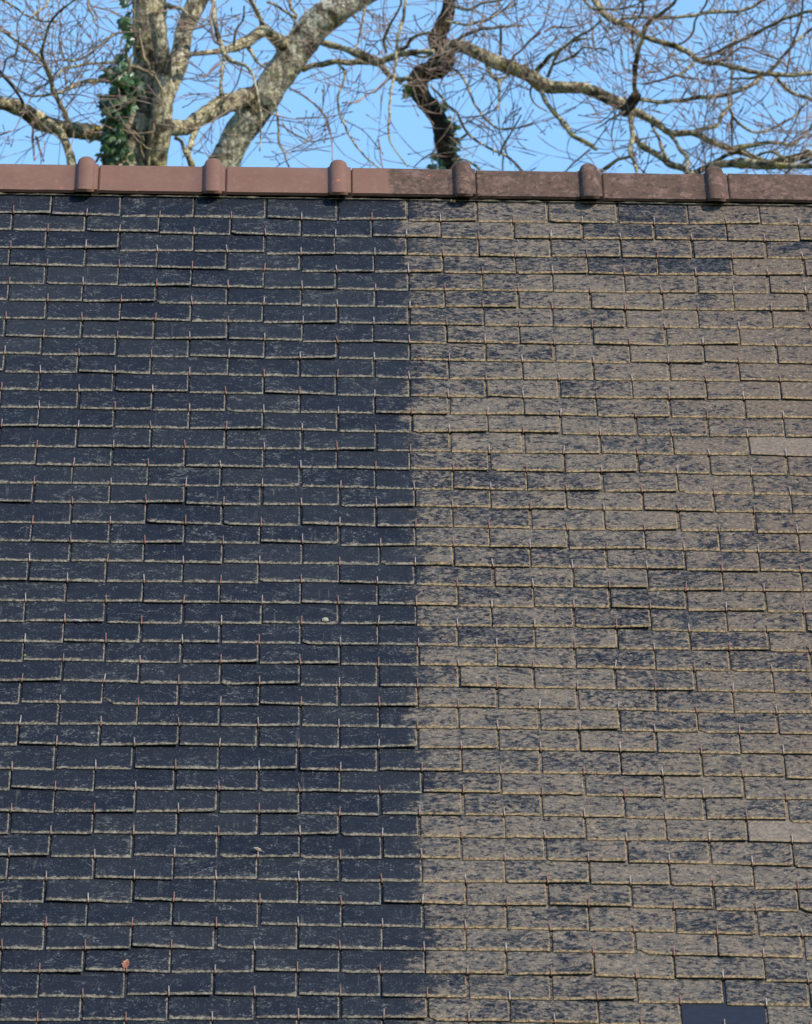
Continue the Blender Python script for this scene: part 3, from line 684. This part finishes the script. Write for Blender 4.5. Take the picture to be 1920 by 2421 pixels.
# ---- the dark kinked trunk and its long limb to the right
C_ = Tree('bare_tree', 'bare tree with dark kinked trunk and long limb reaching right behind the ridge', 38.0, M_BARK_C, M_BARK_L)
C_.base = ray(640+1110/ZS, 1200/ZS, 38)
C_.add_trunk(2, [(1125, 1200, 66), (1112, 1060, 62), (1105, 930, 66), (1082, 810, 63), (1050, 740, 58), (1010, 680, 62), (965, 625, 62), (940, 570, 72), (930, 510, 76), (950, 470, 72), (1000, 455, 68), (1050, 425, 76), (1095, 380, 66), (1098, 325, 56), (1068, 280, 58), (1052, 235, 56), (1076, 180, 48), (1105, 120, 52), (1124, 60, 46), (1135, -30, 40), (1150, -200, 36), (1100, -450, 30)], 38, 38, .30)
C_.limb(2, [(1080, 380, 40), (1115, 320, 48), (1200, 290, 46), (1300, 330, 42), (1400, 385, 45), (1520, 430, 46), (1620, 470, 46), (1715, 535, 48), (1860, 552, 40), (1990, 562, 38), (2110, 610, 40), (2220, 660, 36), (2290, 700, 30), (2350, 725, 27), (2440, 780, 26), (2530, 840, 22), (2670, 842, 21), (2770, 890, 19), (2890, 940, 17), (3010, 975, 18), (3150, 1030, 26), (3310, 1000, 26), (3420, 970, 24), (3700, 900, 18)], 38, 37, 1.3)
W3 = [
 ([(525, 715, 24), (550, 675, 32), (574, 640, 38), (592, 612, 37)], .3),
 ([(560, 700, 24), (568, 780, 18), (575, 860, 16), (565, 960, 14), (600, 1080, 11), (620, 1160, 9)], .9),
 ([(575, 840, 14), (600, 890, 18), (650, 930, 21), (740, 980, 20), (830, 1040, 22), (930, 1085, 22), (1010, 1140, 20)], 1.0),
 ([(700, 790, 9), (730, 860, 10), (760, 940, 11), (800, 1010, 10)], 1.0),
 ([(810, 840, 13), (840, 890, 13), (880, 950, 13), (920, 1000, 14), (935, 1100, 14)], .8),
 ([(590, 970, 13), (540, 990, 13), (480, 1012, 12), (410, 1060, 14), (360, 1095, 12), (300, 1150, 10)], 1.0),
 ([(600, 640, 20), (590, 560, 17), (592, 480, 16), (602, 380, 17), (632, 250, 16), (680, 140, 16), (750, 92, 13), (840, 15, 10), (880, -100, 8)], 1.4),
 ([(620, 625, 14), (700, 640, 13), (800, 642, 13), (950, 622, 13), (1150, 600, 13), (1300, 550, 13), (1400, 480, 13), (1500, 395, 11), (1600, 270, 10), (1720, 175, 9)], 1.5),
 ([(-560, -100, 22), (-200, -160, 22), (200, -120, 22), (340, 0, 21), (390, 80, 20), (450, 125, 20), (510, 152, 19), (650, 230, 19), (780, 272, 19), (900, 312, 18), (1000, 382, 18), (1130, 402, 17), (1250, 430, 17), (1400, 460, 16), (1550, 470, 15), (1720, 462, 13)], 1.8),
 ([(980, 375, 10), (1100, 335, 11), (1230, 268, 11), (1400, 190, 11), (1530, 120, 12), (1720, 65, 11), (1900, 0, 9)], 1.8),
 ([(500, 120, 9), (620, 108, 11), (800, 112, 11), (950, 96, 11), (1100, 76, 11), (1230, 70, 11), (1330, 40, 10), (1420, -5, 9), (1500, -60, 7)], 1.8),
 ([(1480, 480, 12), (1540, 550, 12), (1610, 595, 12), (1720, 635, 12)], 1.2),
 ([(940, 840, 12), (1010, 815, 12), (1105, 795, 13), (1145, 725, 13), (1175, 680, 11), (1195, 600, 9), (1205, 470, 8), (1210, 300, 6), (1240, 180, 5)], 1.4),
 ([(1195, 690, 8), (1205, 800, 8), (1205, 930, 7)], .9),
 ([(1190, 690, 9), (1230, 760, 9), (1310, 822, 9), (1400, 832, 9), (1500, 790, 9), (1600, 730, 8), (1680, 650, 7)], 1.3),
 ([(1200, 945, 12), (1330, 912, 11), (1460, 905, 11), (1580, 912, 10), (1640, 870, 9), (1720, 795, 9)], 1.2),
 ([(960, 1100, 24), (1040, 1062, 20), (1150, 1035, 25), (1280, 1030, 36), (1400, 1040, 32), (1550, 1048, 20), (1720, 1050, 16)], 1.0),
 ([(1040, 1060, 13), (1120, 1010, 14), (1210, 965, 14), (1300, 930, 11), (1380, 915, 9)], 1.0),
 ([(-30, 440, 16), (20, 385, 14), (80, 340, 14), (140, 300, 13), (230, 232, 10), (300, 195, 9), (380, 130, 6)], 1.4),
 ([(40, 490, 12), (65, 420, 11), (95, 360, 11), (140, 300, 10), (200, 260, 8), (320, 240, 6)], 1.3),
 ([(80, 410, 9), (170, 370, 9), (230, 330, 8), (290, 300, 6), (420, 320, 5)], 1.3),
 ([(0, 580, 17), (20, 620, 16), (65, 690, 16), (150, 790, 16), (220, 860, 16), (300, 915, 15), (340, 945, 14)], .25),
 ([(570, 690, 9), (500, 720, 8), (430, 760, 6), (340, 815, 4)], .6),
 ([(310, 940, 6), (220, 1020, 6), (150, 1085, 5)], .6),
 ([(330, 920, 5), (380, 850, 4), (405, 800, 3)], .6),
 ([(470, 720, 5), (450, 830, 5), (455, 950, 4), (500, 1000, 3)], .6),
 ([(860, 480, 9), (940, 420, 9), (980, 380, 9)], 1.0),
 ([(640, 530, 6), (740, 510, 7), (860, 480, 8), (1000, 500, 6)], 1.2),
 ([(1200, 500, 7), (1340, 490, 9), (1400, 460, 9)], 1.0),
 ([(860, 290, 7), (940, 230, 8), (980, 120, 7), (1040, 20, 7), (1060, -60, 6)], 1.5),
 ([(1420, 460, 8), (1530, 360, 8), (1600, 250, 8), (1640, 120, 7), (1650, -20, 7)], 1.5),
 ([(1150, 390, 7), (1260, 300, 6), (1380, 330, 7), (1480, 370, 7), (1560, 420, 6)], 1.4),
 ([(1330, 1000, 10), (1460, 960, 9), (1600, 1040, 10), (1720, 1000, 8)], 1.5),
 ([(1280, 940, 8), (1400, 1010, 9), (1550, 990, 9), (1700, 940, 9)], 1.5),
 ([(1540, 1100, 10), (1600, 1050, 8), (1720, 1010, 7)], 1.0),
 ([(580, 330, 7), (578, 240, 8), (580, 160, 8), (640, 60, 7), (620, -40, 6)], 1.4),
 ([(330, 300, 8), (322, 230, 8), (330, 170, 6)], .9),
 ([(240, -60, 9), (300, 40, 8), (420, 60, 8), (560, 40, 7), (700, -20, 6)], 1.8),
 ([(20, 200, 8), (90, 168, 8), (200, 170, 6), (330, 130, 5)], 1.5),
]
for pts, dn in W3:
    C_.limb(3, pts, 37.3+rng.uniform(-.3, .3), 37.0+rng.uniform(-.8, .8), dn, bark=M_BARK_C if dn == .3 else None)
W2 = [
 ([(1370, 410, 14), (1395, 470, 13), (1440, 520, 13), (1442, 600, 8), (1430, 700, 6)], .9),
 ([(1440, 520, 9), (1490, 480, 9), (1530, 440, 9)], .6),
 ([(1452, 390, 10), (1450, 280, 9), (1455, 150, 8)], .8),
 ([(1160, 270, 14), (1220, 225, 12), (1300, 192, 11), (1400, 180, 10), (1530, 160, 8), (1600, 170, 6)], 1.3),
 ([(1520, 400, 8), (1545, 345, 8), (1610, 285, 8), (1710, 200, 8)], 1.2),
 ([(1150, 430, 8), (1195, 465, 9), (1250, 570, 9), (1290, 660, 8), (1360, 750, 8), (1440, 810, 7), (1550, 810, 6), (1650, 780, 5)], 1.4),
 ([(1010, 530, 8), (1100, 640, 8), (1180, 720, 8), (1245, 835, 9), (1300, 890, 9), (1450, 970, 8), (1520, 1010, 8), (1590, 1090, 7)], 1.3),
 ([(1170, 890, 9), (1210, 870, 9), (1250, 840, 9)], .6),
 ([(1440, 980, 8), (1490, 880, 7), (1520, 830, 6), (1580, 730, 5)], 1.3),
 ([(1470, 970, 7), (1465, 1070, 6)], .6),
 ([(1160, 40, 12), (1260, 60, 10), (1330, 20, 9), (1450, 0, 9), (1600, -60, 8)], 1.6),
 ([(1100, 130, 10), (1200, 150, 9), (1330, 140, 8), (1480, 60, 7), (1560, 20, 6)], 1.6),
 ([(1030, 330, 9), (960, 360, 8), (880, 350, 7), (820, 380, 5)], .8),
 ([(1660, 510, 8), (1640, 580, 7), (1680, 660, 6), (1750, 700, 5)], 1.0),
 ([(1150, 1010, 8), (1220, 1010, 8), (1290, 1040, 9), (1330, 1090, 9)], .4),
 ([(900, 1060, 4), (980, 990, 5), (1040, 950, 6)], .4),
 ([(1240, 760, 6), (1340, 800, 5), (1430, 830, 4)], 1.2),
]
for pts, dn in W2:
    C_.limb(2, pts, 37.8+rng.uniform(-.3, .2), 37.5+rng.uniform(-.8, .6), dn)
A.grow(7); B.grow(4.5); C_.grow(7)
for t_ in (A, B, C_): t_.build()

# ---- ivy
kk = NT('ivy_leaf'); par = kk.sep(kk.attr('par'))
c = kk.mix(par[0], (.010, .030, .008), (.040, .095, .018)); c = kk.mix(kk.math('MULTIPLY', par[1], .5), c, (.10, .15, .03))  # second mix paints a share of the leaves as sunlit yellow green
M_IVY = kk.done(c, .38, None, .5)
def ivy_leaf(mb, p, nrm, up, sz, q):
    side = nrm.cross(up).normalized(); up = side.cross(nrm).normalized()
    out = [(0, -.42), (.30, -.48), (.55, -.18), (.30, 0), (.36, .30), (.13, .28), (0, .62), (-.13, .28), (-.36, .30), (-.30, 0), (-.55, -.18), (-.30, -.48)]
    vs = [p+nrm*.12*sz]+[p+side*x*sz+up*y*sz-nrm*(.35*abs(x)*sz) for x, y in out]
    n = len(out); col_ = (q.random(), max(0, q.gauss(-.15, .6)), 0, 1)
    mb.add(vs, [(0, i+1, (i+1) % n+1) for i in range(n)], par=[col_]*len(vs))
def ivy(name, label, spots, stems, view, t, base):
    q = random.Random(len(spots)); lv = MB(); sm = MB()
    for (x, y, rx, ry, n, dt) in spots:
        for _ in range(n):
            a = q.uniform(0, 6.283); s_ = math.sqrt(q.random())
            p = ray(VIEW[view]+(x+rx*s_*math.cos(a))/ZS, (y+ry*s_*math.sin(a))/ZS, t-dt-q.uniform(-.05, .12))
            nrm = Vector((q.gauss(-.25, .55), -1+q.gauss(0, .4), q.gauss(.25, .5))).normalized()
            ivy_leaf(lv, p, nrm, Vector((q.gauss(0, .6), q.gauss(0, .3), -1)), q.uniform(.032, .062), q)
    for pts, dt in stems:
        sp = spline([(VIEW[view]+x/ZS, y/ZS, r, t-dt) for x, y, r in pts], 4)
        sd = q.random()*60
        tube(sm, [ray(x, y, tt)+Vector((noise.noise((i*.3, sd, 0)), 0, noise.noise((i*.3, sd, 4))))*.012 for i, (x, y, r, tt) in enumerate(sp)], [r/ZS/FPX*t for x, y, r, tt in sp], 6, .15, 20)
    e = root(name, tuple(base)); tag(e, label, 'ivy')
    lv.build('foliage', M_IVY, e); sm.build('stem', M_IVYSTEM, e, True)
ivy('climbing_ivy', 'dark green ivy climbing the left trunk with twisted bare stems', [
    (693, 480, 38, 50, 26, .2), (758, 500, 68, 70, 24, .38), (768, 600, 63, 90, 37, .38), (738, 720, 68, 90, 43, .38), (688, 780, 42, 70, 24, .2),
    (718, 900, 63, 110, 55, .38), (678, 990, 38, 60, 18, .2), (780, 650, 59, 80, 16, .38), (800, 470, 68, 60, 13, .38), (790, 150, 29, 40, 9, .38), (790, 25, 15, 25, 4, .38),
    (800, 250, 34, 60, 8, .38), (768, 380, 34, 40, 7, .38), (648, 640, 10, 40, 4, .2), (860, 520, 34, 60, 6, .38), (778, 990, 51, 50, 8, .38)], [
    ([(930, 1060, 11), (945, 940, 11), (958, 850, 11), (985, 740, 10), (1010, 680, 9), (1030, 600, 8)], .35),
    ([(600, 1030, 9), (625, 995, 10), (670, 985, 12), (710, 985, 13), (735, 1010, 14), (725, 1060, 12)], .32),
    ([(560, 900, 8), (620, 840, 9), (675, 775, 10), (730, 675, 11), (770, 600, 11), (800, 500, 11), (820, 400, 10), (850, 300, 10), (880, 220, 9)], .38),
    ([(800, 545, 9), (850, 570, 11), (900, 595, 12), (920, 580, 8)], .36),
    ([(860, 580, 9), (840, 650, 8), (800, 720, 7), (780, 800, 6)], .36),
    ([(830, 260, 9), (800, 330, 10), (815, 400, 11), (880, 440, 12), (960, 470, 12), (1010, 520, 10)], .34),
    ([(880, 180, 8), (900, 330, 9), (960, 450, 9), (1020, 560, 8), (1035, 720, 8), (1030, 800, 7)], .40),
    ([(700, 800, 6), (780, 830, 6), (880, 840, 6), (970, 830, 5), (1050, 800, 4)], .38),
    ([(880, 900, 7), (960, 945, 7), (1030, 945, 7), (1035, 860, 6)], .40),
    ([(760, 720, 6), (820, 800, 7), (880, 880, 7), (905, 1000, 6)], .37),
    ([(840, 60, 9), (850, 160, 9), (835, 260, 9), (780, 320, 7), (740, 380, 6)], .30),
    ([(900, 1060, 7), (890, 960, 7), (905, 860, 6)], .36)], 1, 36, (A.base.x, A.base.y-.3, 0))
ivy('climbing_ivy', 'small sprigs of ivy at the foot of the dark kinked trunk', [
    (1025, 1005, 22, 40, 2, .25), (1070, 1050, 35, 30, 3, .3), (1030, 1065, 25, 15, 2, .25), (1160, 800, 14, 40, 2, .2), (1165, 900, 25, 60, 4, .2), (1185, 1030, 16, 40, 2, .2), (1095, 680, 12, 12, 2, .2), (1125, 755, 8, 20, 2, .2),
    (815, 520, 12, 12, 2, -.1), (855, 590, 10, 30, 2, .2)], [
    ([(1020, 1100, 6), (1030, 1040, 6), (1020, 980, 5)], .28), ([(1180, 1100, 7), (1172, 960, 7), (1160, 850, 6), (1130, 750, 5)], .24)], 2, 38, (C_.base.x, C_.base.y-.3, 0))
